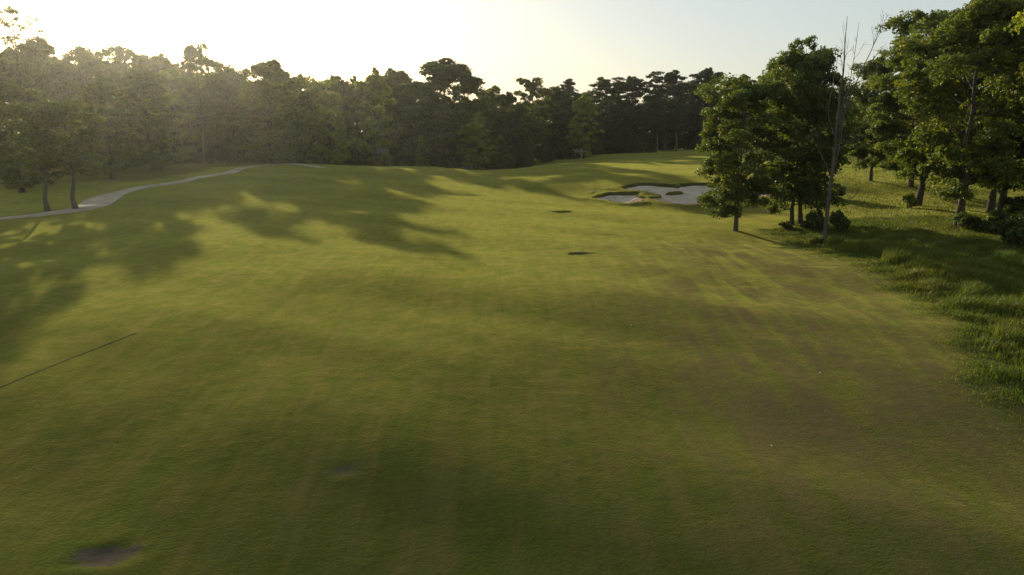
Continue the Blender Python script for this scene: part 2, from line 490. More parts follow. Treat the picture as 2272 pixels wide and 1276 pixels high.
me = mesh_np("bunker_sand", np.stack([BX, BY, BZ], -1).reshape(-1, 3), F[keep], M_SAND, True)
add_attr(me, "clay", clay)
tag(obj("sand_bunker", me), "grey sand bunker with red clay lip and a grass island", kind="structure")

def catmull(P, n=10):
    P = np.asarray(P, float)
    Q = np.vstack([2 * P[0] - P[1], P, 2 * P[-1] - P[-2]])
    out = []
    for i in range(1, len(Q) - 2):
        for t in np.arange(n) / n:
            out.append(0.5 * ((2 * Q[i]) + (-Q[i - 1] + Q[i + 1]) * t + (2 * Q[i - 1] - 5 * Q[i] + 4 * Q[i + 1] - Q[i + 2]) * t * t + (-Q[i - 1] + 3 * Q[i] - 3 * Q[i + 1] + Q[i + 2]) * t ** 3))
    out.append(P[-1])
    return np.array(out)

def ribbon(name, P, width, lift, mat_, label, skirt=0.15, kind="structure"):
    P = catmull(P, 12)
    T = np.gradient(P, axis=0); T /= np.linalg.norm(T, axis=1)[:, None]
    Nn = np.stack([T[:, 1], -T[:, 0]], 1)
    w = np.broadcast_to(np.asarray(width, float), (len(P),)) if np.ndim(width) == 0 else np.interp(np.linspace(0, 1, len(P)), np.linspace(0, 1, len(width)), width)
    cols = []
    for s, dz in ((-1.0, -skirt), (-1.0, 0), (-0.5, 0), (0, 0), (0.5, 0), (1.0, 0), (1.0, -skirt)):
        q = P + Nn * (s * w / 2)[:, None]
        cols.append(np.stack([q[:, 0], q[:, 1], h(q[:, 0], q[:, 1]) + lift + dz], 1))
    V = np.stack(cols, 1)
    a, b = V.shape[:2]
    idx = np.arange(a * b).reshape(a, b)
    F = np.stack([idx[:-1, :-1], idx[:-1, 1:], idx[1:, 1:], idx[1:, :-1]], -1).reshape(-1, 4)
    o = obj(name, mesh_np(name, V.reshape(-1, 3), F, mat_, False))
    return tag(o, label, kind=kind)
ribbon("cart_path", PATHC, [1.4, 1.5, 1.4, 1.5, 1.9, 2.9, 3.6, 2.4, 1.6, 1.5, 1.4, 1.5, 1.4, 1.4], 0.05, M_PATH, "pale cart path curving along the foot of the woods")
ribbon("back_path", [(at_depth(1340, 205)[0], 205), (at_depth(1390, 203)[0], 203), (at_depth(1440, 207)[0], 207), (at_depth(1560, 206)[0], 206), (at_depth(1700, 208)[0], 208), (at_depth(1900, 212)[0], 212)], 2.2, 0.10, M_PATH, "pale path crossing under the pines at the back")
ribbon("woodland_path", [(at_depth(-60, 128)[0], 128), (at_depth(20, 130)[0], 130), (at_depth(120, 140)[0], 140), (at_depth(270, 146)[0], 146), (at_depth(325, 152)[0], 152)], 2.0, 0.08, M_PATH, "thin pale path glimpsed under the left hand trees")
ribbon("turf_seam", [bare_gp(*p) for p in [(-60, 885), (0, 860), (90, 822), (165, 792), (235, 765), (305, 738)]], 0.03, 0.012, M_SOIL, "thin dark seam cut through the turf at left", 0.03)

# ------------------------------------------------------------------ foliage
def leaves_mesh(name, C, Rr, per, leaf, mat_, rng, flat=0.0, aspect=0.62, tint_amp=0.5, squash=0.8):
    """C clump centres (n,3), Rr clump radii (n,), per leaves each"""
    n = len(C)
    c = np.repeat(C, per, 0)
    r = np.repeat(Rr, per)
    d = rng.normal(size=(n * per, 3)); d /= np.linalg.norm(d, axis=1)[:, None]
    rad = r * (0.35 + 0.65 * rng.random(n * per) ** 0.6)
    off = d * rad[:, None]; off[:, 2] *= squash
    c = c + off
    nrm = rng.normal(size=(n * per, 3)) + d * 0.9 + np.array([0, 0, 0.5 + flat])
    nrm /= np.linalg.norm(nrm, axis=1)[:, None]
    t = np.cross(nrm, rng.normal(size=(n * per, 3))); t /= np.linalg.norm(t, axis=1)[:, None] + 1e-9
    b = np.cross(nrm, t)
    s = leaf * (0.6 + 0.8 * rng.random(n * per))[:, None]
    V = np.stack([c - t * s * .5, c + b * s * .5 * aspect + nrm * s * 0.08, c + t * s * .5, c - b * s * .5 * aspect + nrm * s * 0.08], 1).reshape(-1, 3)
    F = np.arange(len(V)).reshape(-1, 4)
    me = mesh_np(name, V, F, mat_, False)
    tint = np.repeat(np.clip(0.5 + tint_amp * rng.normal(size=n) * 0.6, 0, 1), per)
    tint = np.clip(tint + 0.22 * rng.normal(size=len(tint)), 0, 1)
    add_attr(me, "tint", np.repeat(tint, 4))
    return me

def wander(rng, a, b, n, amp):
    t = np.linspace(0, 1, n)[:, None]
    P = a * (1 - t) + b * t
    w = rng.normal(size=(n, 3)) * amp; w[0] = 0; w[-1] = 0
    return P + w * np.sin(t * math.pi) ** 0.5

def broadleaf(seed, H, r, base, nb=26, per=42, leaf=0.28, sub=9, prof=None, trunk_r=None, lean=0.0, lobe=0.30, mat_=None):
    rng = np.random.default_rng(seed)
    prof = prof or (lambda t: math.sin(math.pi * min(1, 0.18 + 0.82 * t) ** 1.1) ** 0.65)
    tr = trunk_r or H * 0.014 + 0.03
    mb = MB()
    top = np.array([lean * H, 0.2 * lean * H, H * 0.93])
    n = 9
    TP = wander(rng, np.array([0, 0, -0.3]), top, n, H * 0.008)
    tt = np.linspace(0, 1, n)
    rad = tr * (1 - 0.88 * tt) ; rad[0] *= 1.5; rad[1] *= 1.08
    mb.tube(TP, rad, 8)
    trunk_at = lambda z: np.array([np.interp(z, TP[:, 2], TP[:, i]) for i in range(3)])
    C = []; Rr = []
    ga = rng.random() * 6.28
    for i in range(nb):
        t = (i + rng.random() * 0.8) / nb
        reach = r * prof(t) * (0.62 + 0.5 * rng.random())
        ga += 2.4 + rng.normal() * 0.35
        z0 = H * (base + (1 - base) * t * 0.84)
        a = trunk_at(z0)
        tilt = 0.15 + 0.65 * t + rng.normal() * 0.12
        e = a + np.array([math.cos(ga) * reach, math.sin(ga) * reach, reach * tilt])
        mid = wander(rng, a, e, 5, reach * 0.05)
        br = max(0.02, tr * 0.36 * (1 - 0.6 * t))
        mb.tube(mid, br * np.linspace(1, 0.25, 5), 5)
        for f, k in ((0.5, 0.8), (0.8, 0.95), (1.03, 0.85)):
            p = a + (e - a) * f + rng.normal(size=3) * r * 0.07
            lr = r * lobe * k * (0.75 + 0.5 * rng.random())
            if f < 0.6 and rng.random() < 0.35: continue
            d = rng.normal(size=(sub, 3)); d /= np.linalg.norm(d, axis=1)[:, None]; d[:, 2] = np.abs(d[:, 2]) * 1.1 - 0.42
            cc = p + d * lr * (0.7 + 0.4 * rng.random((sub, 1))) * np.array([1, 1, 0.75])
            C.append(cc); Rr.append(lr * (0.36 + 0.25 * rng.random(sub)))
            if rng.random() < 0.4:
                mb.tube(np.array([a + (e - a) * max(0.2, f - 0.25), p, cc[0]]), br * np.array([.4, .28, .12]), 4)
    for k in range(4):                                  # leader
        p = trunk_at(H * (0.80 + 0.05 * k)) + rng.normal(size=3) * r * 0.10
        lr = r * lobe * (0.95 - 0.12 * k)
        d = rng.normal(size=(sub, 3)); d /= np.linalg.norm(d, axis=1)[:, None]
        C.append(p + d * lr * 0.8); Rr.append(lr * (0.35 + 0.25 * rng.random(sub)))
    C = np.concatenate(C); Rr = np.concatenate(Rr)
    zt_ = (C[:, 2] + Rr * 0.7).max()                       # squeeze the crown so that its tip is at H
    C[:, 2] = np.where(C[:, 2] > 0.5 * H, 0.5 * H + (C[:, 2] - 0.5 * H) * (0.5 * H) / (zt_ - 0.5 * H), C[:, 2])
    crown = leaves_mesh("crown", C, Rr, per, leaf, mat_ or M_LEAF, rng)
    return mb.mesh("trunk", M_BARK, True), crown, H, r

def pine(seed, H, r, base, nb=34, per=46, leaf=0.34, pw=1.9):
    rng = np.random.default_rng(seed)
    mb = MB(); tr = H * 0.011 + 0.04
    TP = wander(rng, np.array([0, 0, -0.3]), np.array([rng.normal() * .02 * H, 0, H * 0.97]), 8, H * 0.006)
    mb.tube(TP, tr * np.linspace(1.15, 0.15, 8), 7)
    trunk_at = lambda z: np.array([np.interp(z, TP[:, 2], TP[:, i]) for i in range(3)])
    C = []; Rr = []; ga = 0
    for i in range(nb):
        t = (i + rng.random()) / nb
        ga += 2.4 + rng.normal() * .4
        reach = r * (0.55 + 0.5 * rng.random()) * (1 - t ** pw) ** 0.6 * (0.8 + 0.2 * t) * (1 - 0.55 * max(0.0, (t - 0.7) / 0.3))
        a = trunk_at(H * (base + (0.97 - base) * t))
        e = a + np.array([math.cos(ga) * reach, math.sin(ga) * reach, reach * (0.05 + 0.75 * t)])
        mb.tube(wander(rng, a, e, 4, reach * 0.05), tr * 0.22 * np.linspace(1, .25, 4), 4)
        for f in (0.55, 1.0):
            p = a + (e - a) * f + rng.normal(size=3) * 0.15
            lr = r * (0.31 - 0.13 * t * t) * (0.7 + 0.5 * rng.random())
            d = rng.normal(size=(5, 3)); d /= np.linalg.norm(d, axis=1)[:, None]
            C.append(p + d * lr * 0.7 * np.array([1, 1, .55])); Rr.append(lr * (0.45 + 0.25 * rng.random(5)))
    C = np.concatenate(C); Rr = np.concatenate(Rr)
    zt_ = (C[:, 2] + Rr * 0.6).max()
    C[:, 2] = np.where(C[:, 2] > 0.5 * H, 0.5 * H + (C[:, 2] - 0.5 * H) * (0.5 * H) / (zt_ - 0.5 * H), C[:, 2])
    crown = leaves_mesh("crown", C, Rr, per, leaf, M_NEEDLE, rng, aspect=0.35, squash=0.7)
    return mb.mesh("trunk", M_BARK, True), crown, H, r

def shrub(seed, H, r, per=60, leaf=0.22, nl=22):
    rng = np.random.default_rng(seed)
    mb = MB(); C = []; Rr = []
    for i in range(nl):
        a = rng.random() * 6.28; q = r * rng.random() ** 0.5 * 0.85
        p = np.array([math.cos(a) * q, math.sin(a) * q, H * (0.25 + 0.6 * rng.random()) * (1 - 0.45 * (q / r) ** 2)])
        mb.tube(np.array([[p[0] * .2, p[1] * .2, -0.1], [p[0] * .6, p[1] * .6, p[2] * .5], p]), np.array([.05, .035, .012]), 4)
        k = 5; d = rng.normal(size=(k, 3)); d /= np.linalg.norm(d, axis=1)[:, None]
        C.append(p + d * r * 0.2); Rr.append(r * (0.16 + 0.1 * rng.random(k)))
    C = np.concatenate(C); Rr = np.concatenate(Rr); C[:, 2] = np.maximum(C[:, 2], 0.15)
    return mb.mesh("stem", M_BARK), leaves_mesh("foliage", C, Rr, per, leaf, M_LEAF, rng), H, r

def place(proto, name, part_names, X, Y, Ht, halfw, rz, label, cat, group=None, col=(1, 1, 1), sink=0.0, tiltx=0.0, tilty=0.0):
    tm, cm, H, r = proto
    root = empty(name, (X, Y, float(h(X, Y)) - sink), rz)
    root.rotation_euler = (tiltx, tilty, rz)
    root.scale = (halfw / r, halfw / r, Ht / H)
    tag(root, label, cat, group)
    t = obj(part_names[0], tm, root)
    c = obj(part_names[1], cm, root)
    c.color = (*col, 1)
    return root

def small_prof(t): return (0.55 + 0.75 * t) if t < 0.35 else (0.82 + 0.18 * math.cos((t - 0.35) * 2.2)) * (1 - t ** 5) ** 0.5 if t < 0.999 else 0.2
def tall_prof(t): return (0.62 + 0.9 * t) if t < 0.4 else max(0.18, (1 - ((t - 0.4) / 0.62) ** 2.4) ** 0.5 if t < 1.0 else 0.2)
def cone_prof(t): return max(0.12, 1 - t * 0.95)

OAK = [broadleaf(11, 13.0, 3.4, 0.10, 44, 40, 0.20, 11, small_prof, 0.15, lobe=0.26),
       broadleaf(12, 16.2, 4.1, 0.08, 44, 36, 0.22, 12, tall_prof, 0.19, lobe=0.25),
       broadleaf(13, 15.0, 3.6, 0.12, 40, 36, 0.22, 11, tall_prof, 0.17, lobe=0.26),
       broadleaf(14, 21.0, 5.2, 0.17, 50, 42, 0.26, 12, tall_prof, 0.30, lobe=0.23),
       broadleaf(15, 20.0, 4.8, 0.15, 48, 42, 0.25, 12, small_prof, 0.28, lobe=0.24)]
WOODS = [broadleaf(21, 24, 5.6, 0.06, 30, 40, 0.48, 9, tall_prof, 0.36, lobe=0.30),
         broadleaf(22, 24, 5.2, 0.04, 32, 38, 0.46, 9, small_prof, 0.34, lobe=0.28),
         broadleaf(23, 24, 5.8, 0.10, 28, 40, 0.50, 9, tall_prof, 0.38, lobe=0.31),
         broadleaf(24, 22, 4.2, 0.05, 30, 36, 0.44, 8, small_prof, 0.30, lobe=0.27),
         broadleaf(25, 24, 5.0, 0.30, 26, 34, 0.42, 8, tall_prof, 0.36, lobe=0.25)]
PINES = [broadleaf(31, 26, 4.8, 0.08, 36, 44, 0.42, 9, tall_prof, 0.32, lobe=0.27, mat_=M_NEEDLE), pine(32, 26, 4.0, 0.34, 46, 46, 0.42), broadleaf(36, 26, 4.4, 0.22, 30, 42, 0.40, 8, small_prof, 0.30, lobe=0.28, mat_=M_NEEDLE)]
YOUNG = [broadleaf(41, 10, 2.0, 0.05, 26, 34, 0.30, 7, cone_prof, 0.12, lobe=0.34)]
SPARSE = [broadleaf(43, 24, 4.0, 0.45, 16, 12, 0.30, 5, tall_prof, 0.30, lobe=0.22)]
BUSH = [shrub(51, 3.2, 2.2, 60, 0.28), shrub(52, 2.6, 2.4, 60, 0.28), shrub(53, 1.3, 0.9, 60, 0.12, 18)]

TC = ("trunk", "crown")
rnd = random.Random(7)
# ---- front trees of the woods: px of the crown, depth, py of the top, half width m, kind, tint, label
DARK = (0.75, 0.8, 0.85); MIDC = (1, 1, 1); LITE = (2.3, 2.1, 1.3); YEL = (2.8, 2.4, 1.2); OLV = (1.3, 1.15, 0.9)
G = [
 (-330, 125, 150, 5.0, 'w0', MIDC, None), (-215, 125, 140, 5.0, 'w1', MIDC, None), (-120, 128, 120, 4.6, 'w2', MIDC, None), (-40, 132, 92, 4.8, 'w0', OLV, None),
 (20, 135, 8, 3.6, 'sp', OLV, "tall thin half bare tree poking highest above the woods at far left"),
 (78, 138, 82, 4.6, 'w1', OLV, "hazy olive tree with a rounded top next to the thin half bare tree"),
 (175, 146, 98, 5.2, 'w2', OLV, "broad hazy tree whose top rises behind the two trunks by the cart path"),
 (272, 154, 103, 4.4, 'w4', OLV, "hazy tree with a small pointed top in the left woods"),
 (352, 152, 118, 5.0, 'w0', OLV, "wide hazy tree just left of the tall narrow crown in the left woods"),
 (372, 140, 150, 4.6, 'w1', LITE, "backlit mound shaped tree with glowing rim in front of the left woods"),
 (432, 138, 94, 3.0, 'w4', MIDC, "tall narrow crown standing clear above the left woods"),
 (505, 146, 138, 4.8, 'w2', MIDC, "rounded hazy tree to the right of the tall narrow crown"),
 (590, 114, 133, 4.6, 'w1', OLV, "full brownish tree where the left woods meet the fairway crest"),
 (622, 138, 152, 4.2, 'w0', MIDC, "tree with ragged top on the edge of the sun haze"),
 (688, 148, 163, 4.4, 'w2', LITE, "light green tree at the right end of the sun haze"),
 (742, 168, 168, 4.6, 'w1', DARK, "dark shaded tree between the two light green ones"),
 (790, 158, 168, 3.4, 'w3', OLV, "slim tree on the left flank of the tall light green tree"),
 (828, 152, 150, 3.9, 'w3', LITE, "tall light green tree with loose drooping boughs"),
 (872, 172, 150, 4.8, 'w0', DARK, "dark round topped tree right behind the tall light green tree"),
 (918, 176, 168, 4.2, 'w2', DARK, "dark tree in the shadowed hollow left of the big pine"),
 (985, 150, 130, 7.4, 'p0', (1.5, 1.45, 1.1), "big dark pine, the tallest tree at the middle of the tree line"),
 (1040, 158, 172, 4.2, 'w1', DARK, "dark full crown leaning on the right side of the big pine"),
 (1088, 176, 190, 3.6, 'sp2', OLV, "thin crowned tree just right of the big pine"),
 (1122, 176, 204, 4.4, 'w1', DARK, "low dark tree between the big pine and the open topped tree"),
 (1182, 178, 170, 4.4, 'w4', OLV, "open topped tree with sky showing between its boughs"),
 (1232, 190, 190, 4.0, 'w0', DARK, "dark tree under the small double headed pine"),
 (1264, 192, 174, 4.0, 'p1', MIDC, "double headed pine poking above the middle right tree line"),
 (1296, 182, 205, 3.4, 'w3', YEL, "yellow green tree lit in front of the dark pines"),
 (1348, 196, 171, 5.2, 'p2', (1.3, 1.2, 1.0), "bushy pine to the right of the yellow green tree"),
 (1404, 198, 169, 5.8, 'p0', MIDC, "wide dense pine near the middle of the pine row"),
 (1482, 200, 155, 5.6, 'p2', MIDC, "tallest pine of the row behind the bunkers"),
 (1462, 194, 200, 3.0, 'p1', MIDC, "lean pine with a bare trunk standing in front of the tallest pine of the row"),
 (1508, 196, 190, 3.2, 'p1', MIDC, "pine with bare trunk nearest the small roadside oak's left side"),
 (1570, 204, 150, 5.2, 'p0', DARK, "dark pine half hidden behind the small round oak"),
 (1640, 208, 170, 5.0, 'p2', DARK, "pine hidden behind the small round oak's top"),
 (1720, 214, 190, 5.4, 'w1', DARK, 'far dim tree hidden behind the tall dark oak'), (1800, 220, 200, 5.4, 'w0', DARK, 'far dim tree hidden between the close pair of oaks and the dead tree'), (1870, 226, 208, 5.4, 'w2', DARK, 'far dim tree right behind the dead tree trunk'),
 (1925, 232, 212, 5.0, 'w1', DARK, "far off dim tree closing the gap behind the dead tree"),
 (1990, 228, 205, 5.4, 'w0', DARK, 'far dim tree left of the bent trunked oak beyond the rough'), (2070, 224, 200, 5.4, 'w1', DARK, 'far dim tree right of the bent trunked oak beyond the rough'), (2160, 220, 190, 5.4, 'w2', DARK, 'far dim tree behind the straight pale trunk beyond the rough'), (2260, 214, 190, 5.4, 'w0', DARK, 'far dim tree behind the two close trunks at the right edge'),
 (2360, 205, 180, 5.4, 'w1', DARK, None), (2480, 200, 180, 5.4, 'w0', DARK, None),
]
KIND = {'w0': WOODS[0], 'w1': WOODS[1], 'w2': WOODS[2], 'w3': WOODS[3], 'w4': WOODS[4], 'p0': PINES[0], 'p1': PINES[1], 'p2': PINES[2], 'sp': SPARSE[0], 'sp2': WOODS[4]}
for (px, Y, pt, hw, kd, col, label) in G:
    X, zt = at_depth(px, Y, pt)
    Ht = zt - float(h(X, Y))
    pineq = kd.startswith('p')
    if label is None:
        if px < 0: label, grp = "hazy tree of the woods at the left edge by the cart path", "trees at the left edge of the woods"
        elif px < 1900: label, grp = "dim tree of the far wood seen through the crowns of the three oaks", "far trees behind the oaks"
        else: label, grp = "dim tree of the far wood beyond the rough on the right", "far trees beyond the rough"
    else: grp = None
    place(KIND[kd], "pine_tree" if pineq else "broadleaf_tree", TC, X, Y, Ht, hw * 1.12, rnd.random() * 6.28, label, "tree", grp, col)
SHORT = [(20, "half bare tall tree"), (78, "rounded tree by the half bare one"), (175, "broad tree over the path trunks"), (272, "small pointed top at left"), (352, "wide tree left of the narrow crown"),
 (432, "tall narrow crown"), (505, "rounded tree by the narrow crown"), (590, "brownish tree at the fairway crest"), (688, "light green tree ending the haze"), (742, "shaded tree between light green ones"),
 (828, "tall loose light green tree"), (872, "dark round topped tree"), (918, "dark tree left of the big pine"), (982, "big pine"), (1040, "dark crown right of the big pine"), (1122, "low dark tree past the big pine"),
 (1182, "open topped tree"), (1264, "double headed pine"), (1296, "yellow green tree"), (1348, "bushy pine"), (1404, "wide dense pine"), (1482, "tallest pine of the row"), (1570, "pine behind the small round oak"),
 (1640, "small round oak"), (1757, "close pair of oaks"), (1860, "dead tree"), (1932, "slim far oak"), (2035, "bent trunked oak"), (2125, "straight pale trunk"), (2207, "two close trunks"), (2290, "foliage at the right edge")]
used_labels = {}
def uniq(kind, how, px, group):
    """a label by the nearest nameable tree; beyond the picture's edges all share one"""
    if px < -20: return f"{kind} of the woods past the left edge", "woods past the left edge"
    if px > 2300: return f"{kind} of the woods past the right edge", "woods past the right edge"
    j = min(range(len(SHORT)), key=lambda i: abs(SHORT[i][0] - px))
    side = "on the left, " if px < SHORT[j][0] - 12 else ("on the right, " if px > SHORT[j][0] + 12 else "")
    lab = f"{kind} {side}{how} the {SHORT[j][1]}"
    if lab in used_labels:
        side2 = "leftward" if px < used_labels[lab] else "rightward"
        lab = f"{kind} {side}set {side2}, {how} the {SHORT[j][1]}"
    used_labels[lab] = px
    return lab, group
HOW = ["close behind", "second back behind", "third back behind", "deepest behind"]
# fill rows behind, low enough that the front tops keep the skyline
SKY = [(-900, 190), (-330, 150), (0, 95), (100, 100), (200, 120), (310, 125), (480, 150), (600, 155), (700, 180), (860, 170), (1000, 190), (1120, 206), (1220, 198), (1300, 200), (1440, 190), (1560, 165), (1700, 195), (1900, 215), (2100, 205), (2300, 190), (2900, 170)]
sx_ = [s[0] for s in SKY]; sy_ = [s[1] for s in SKY]
ZONES = [(-9999, 250, "tree massed in the haze behind the two trunks by the cart path", "hazy woods at far left"),
         (250, 470, "tree massed in the haze behind the tall narrow crown", "hazy woods around the narrow crown"),
         (470, 720, "tree deep in the wood behind the fairway crest", "woods behind the crest"),
         (720, 960, "dark tree filling the wood behind the tall light green tree", "woods behind the light green tree"),
         (960, 1240, "dark tree filling the wood right of the big pine", "woods right of the big pine"),
         (1240, 1560, "dark tree filling the wood behind the row of pines", "woods behind the pine row"),
         (1560, 9999, "dim tree far behind the oaks and the rough on the right", "far woods on the right")]
def front_depth(px): return float(np.interp(px, [-900, -330, 0, 200, 350, 450, 600, 700, 850, 1000, 1180, 1300, 1500, 1700, 1900, 2500], [105, 122, 134, 142, 148, 144, 140, 154, 160, 162, 180, 194, 200, 210, 226, 200]))
for row, (dd, lo) in enumerate(((9, 10), (20, 2), (34, 0), (52, 0))):
    px = -900 if row < 2 else -500
    while px < (2450 if row < 3 else 2300):
        Y = front_depth(px) + dd + rnd.uniform(-3, 3)
        X, zt = at_depth(px, Y, np.interp(px, sx_, sy_) + lo + rnd.uniform(4, 34))
        Ht = max(9, zt - float(h(X, Y)))
        z = [q for q in ZONES if q[0] <= px < q[1]][0]
        k = rnd.choice(WOODS[:4]) if px < 1250 or rnd.random() < 0.5 else rnd.choice(PINES)
        ispine = k in PINES
        place(k, "pine_tree" if ispine else "broadleaf_tree", TC, X, Y, Ht, rnd.uniform(4.6, 6.2), rnd.random() * 6.28, *(lambda l: (l[0], "tree", l[1]))(uniq("dim pine" if ispine else "dim tree", HOW[row], px, z[3])), rnd.choice([DARK, MIDC, OLV, (0.85, 1.2, 0.8), (1.6, 1.5, 0.9), (0.6, 0.7, 0.7)]))
        px += rnd.uniform(8.0, 11.5) / Y * FPX * (1.0 if row < 2 else 1.35)
# undergrowth along the foot of the woods
BZ_ = [(-9999, 250, "leafy bush under the trees at far left", "bushes under the far left trees"), (250, 640, "hazy bush at the foot of the left woods", "bushes at the foot of the left woods"),
       (640, 940, "dark bush at the foot of the wood behind the crest", "bushes behind the crest"), (940, 1240, "dark bush in the hollow below the big pine", "bushes in the hollow below the big pine"),
       (1240, 1560, "dark bush at the foot of the pine row", "bushes at the foot of the pine row"), (1560, 9999, "dim bush at the foot of the far wood on the right", "bushes of the far right wood")]
px = -600
while px < 2400:
    Y = front_depth(px) + rnd.uniform(-4, 2)
    if 1440 < px < 1560: Y += 14
    X = at_depth(px, Y)[0]
    z = [q for q in BZ_ if q[0] <= px < q[1]][0]
    k = rnd.choice(BUSH[:2])
    place(k, "bush", ("stem", "foliage"), X, Y, rnd.uniform(2.5, 6.0), rnd.uniform(2.4, 3.6), rnd.random() * 6.28, *(lambda l: (l[0], "bush", l[1]))(uniq("leafy bush", "low before", px, z[3])), rnd.choice([DARK, MIDC, OLV]))
    px += rnd.uniform(3.5, 6.0) / Y * FPX
# single lighter plants in front of the wood
for (px, Y, pt, hw, kd, col, label, nm) in [
    (752, 146, 243, 1.9, YOUNG[0], YEL, "small pointed light green tree at the foot of the dark wood", "young_tree"),
    (935, 148, 300, 1.7, YOUNG[0], LITE, "small pale leafed tree left of the big pine's foot", "young_tree"),
    (1052, 142, 262, 3.4, WOODS[3], LITE, "leafy light tree below the big pine at the edge of the hollow", "broadleaf_tree"),
    (1108, 146, 300, 2.6, WOODS[3], OLV, "low leafy tree at the right edge of the hollow", "broadleaf_tree")]:
    X, zt = at_depth(px, Y, pt)
    place(kd, nm, TC, X, Y, zt - float(h(X, Y)), hw, rnd.random() * 6.28, label, "tree", None, col)

# ---- the two trees on the cart path at far left and their neighbours
def tree_at(px, py, pt, hw, proto, label, col=MIDC, rz=None, name="oak_tree", dz=0, **kw):
    g = gp(px, py)
    X, zt = at_depth(px, g[1], pt)
    return place(proto, name, TC, g[0], g[1], zt - g[2], hw, rnd.random() * 6.28 if rz is None else rz, label, "tree", None, col, **kw)
tree_at(168, 464, 218, 3.0, WOODS[4], "hazy tree whose bare trunk stands right at the bend of the cart path", OLV)
tree_at(106, 468, 228, 2.7, WOODS[4], "hazy tree with its trunk just left of the one at the path bend", OLV)
tree_at(48, 428, 178, 4.2, WOODS[1], "leafy hazy tree reaching low at the far left beyond the cart path", OLV)
tree_at(250, 398, 165, 3.6, WOODS[3], "hazy tree just beyond the widest part of the cart path", OLV)
tree_at(338, 380, 150, 3.8, WOODS[0], "hazy tree on the far verge halfway along the cart path", MIDC)
# ---- oaks on the right
tree_at(1632, 512, 158, 3.75, OAK[0], "small round oak, leftmost of the trees on the right of the fairway", (1.15, 1.1, 0.9), 0.4)
tree_at(1757, 499, 78, 3.5, OAK[1], "tall dark oak right of the small round oak, left trunk of the close pair", MIDC, 1.0)
tree_at(1776, 497, 120, 3.9, OAK[2], "second oak of the close pair, hard against the tall dark oak", (1.2, 1.15, 0.9), 2.3, tilty=0.07)
tree_at(1932, 402, 125, 3.6, OAK[2], "distant slim trunked oak right of the dead tree", MIDC, 0.3)
tree_at(1904, 362, 215, 3.6, OAK[2], "small far oak just right of the dead tree, nearest the back path", MIDC, 0.9)
tree_at(2020, 414, 130, 4.4, OAK[4], "oak half hidden behind the leaning trunk on the right", MIDC, 4.4)
tree_at(2035, 456, 14, 4.9, OAK[3], "big oak with slightly bent trunk in the middle of the rough", (1.35, 1.3, 1.0), 2.0)
tree_at(2102, 446, 40, 4.0, OAK[4], "oak with a short visible trunk behind the straight pale trunk", MIDC, 5.2)
tree_at(2125, 503, -60, 4.6, OAK[4], "tall oak with straight pale trunk, nearest in the rough", (1.4, 1.3, 1.0), 3.1)
tree_at(2196, 470, -40, 4.6, OAK[3], "dark oak at the right, left one of the two close trunks", (1.2, 1.25, 1.0), 1.2)
tree_at(2218, 482, -90, 4.6, OAK[4], "dark oak at the right, right one of the two close trunks", MIDC, 4.0)
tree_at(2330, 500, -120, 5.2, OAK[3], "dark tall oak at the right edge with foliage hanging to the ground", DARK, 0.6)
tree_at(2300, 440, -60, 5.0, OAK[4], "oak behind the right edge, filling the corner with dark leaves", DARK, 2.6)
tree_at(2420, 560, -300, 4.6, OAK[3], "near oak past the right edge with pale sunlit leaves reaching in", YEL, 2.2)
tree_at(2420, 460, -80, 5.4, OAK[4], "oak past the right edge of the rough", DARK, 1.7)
# low suckers and shrubs in the rough
for (px, py, Ht, hw, col, label) in [(2150, 512, 1.6, 1.0, MIDC, "low leafy bush at the foot of the straight pale trunk"), (2018, 462, 1.8, 0.7, LITE, "thin light sapling beside the bent oak trunk"),
    (2235, 520, 2.2, 1.8, DARK, "dark bush at the right edge below the two close trunks"), (2290, 560, 2.6, 2.2, DARK, "dense dark bush in the right corner of the rough"), (2262, 488, 2.4, 1.8, DARK, "dark bush behind the two close trunks"),
    (1745, 508, 0.7, 0.6, MIDC, "weedy tuft of leaves at the left foot of the oak pair"), (1790, 506, 0.7, 0.7, MIDC, "weedy tuft of leaves at the right foot of the oak pair"), (1838, 440, 2.4, 1.6, OLV, "light green bush just behind the dead tree"),
    (1812, 510, 1.9, 0.8, MIDC, "upright bush on the left of the dead tree's foot"), (1862, 512, 1.8, 0.8, MIDC, "upright bush on the right of the dead tree's foot")]:
    g = gp(px, py)
    place(BUSH[2], "bush", ("stem", "foliage"), g[0], g[1], Ht, hw, rnd.random() * 6.28, label, "bush", None, col)

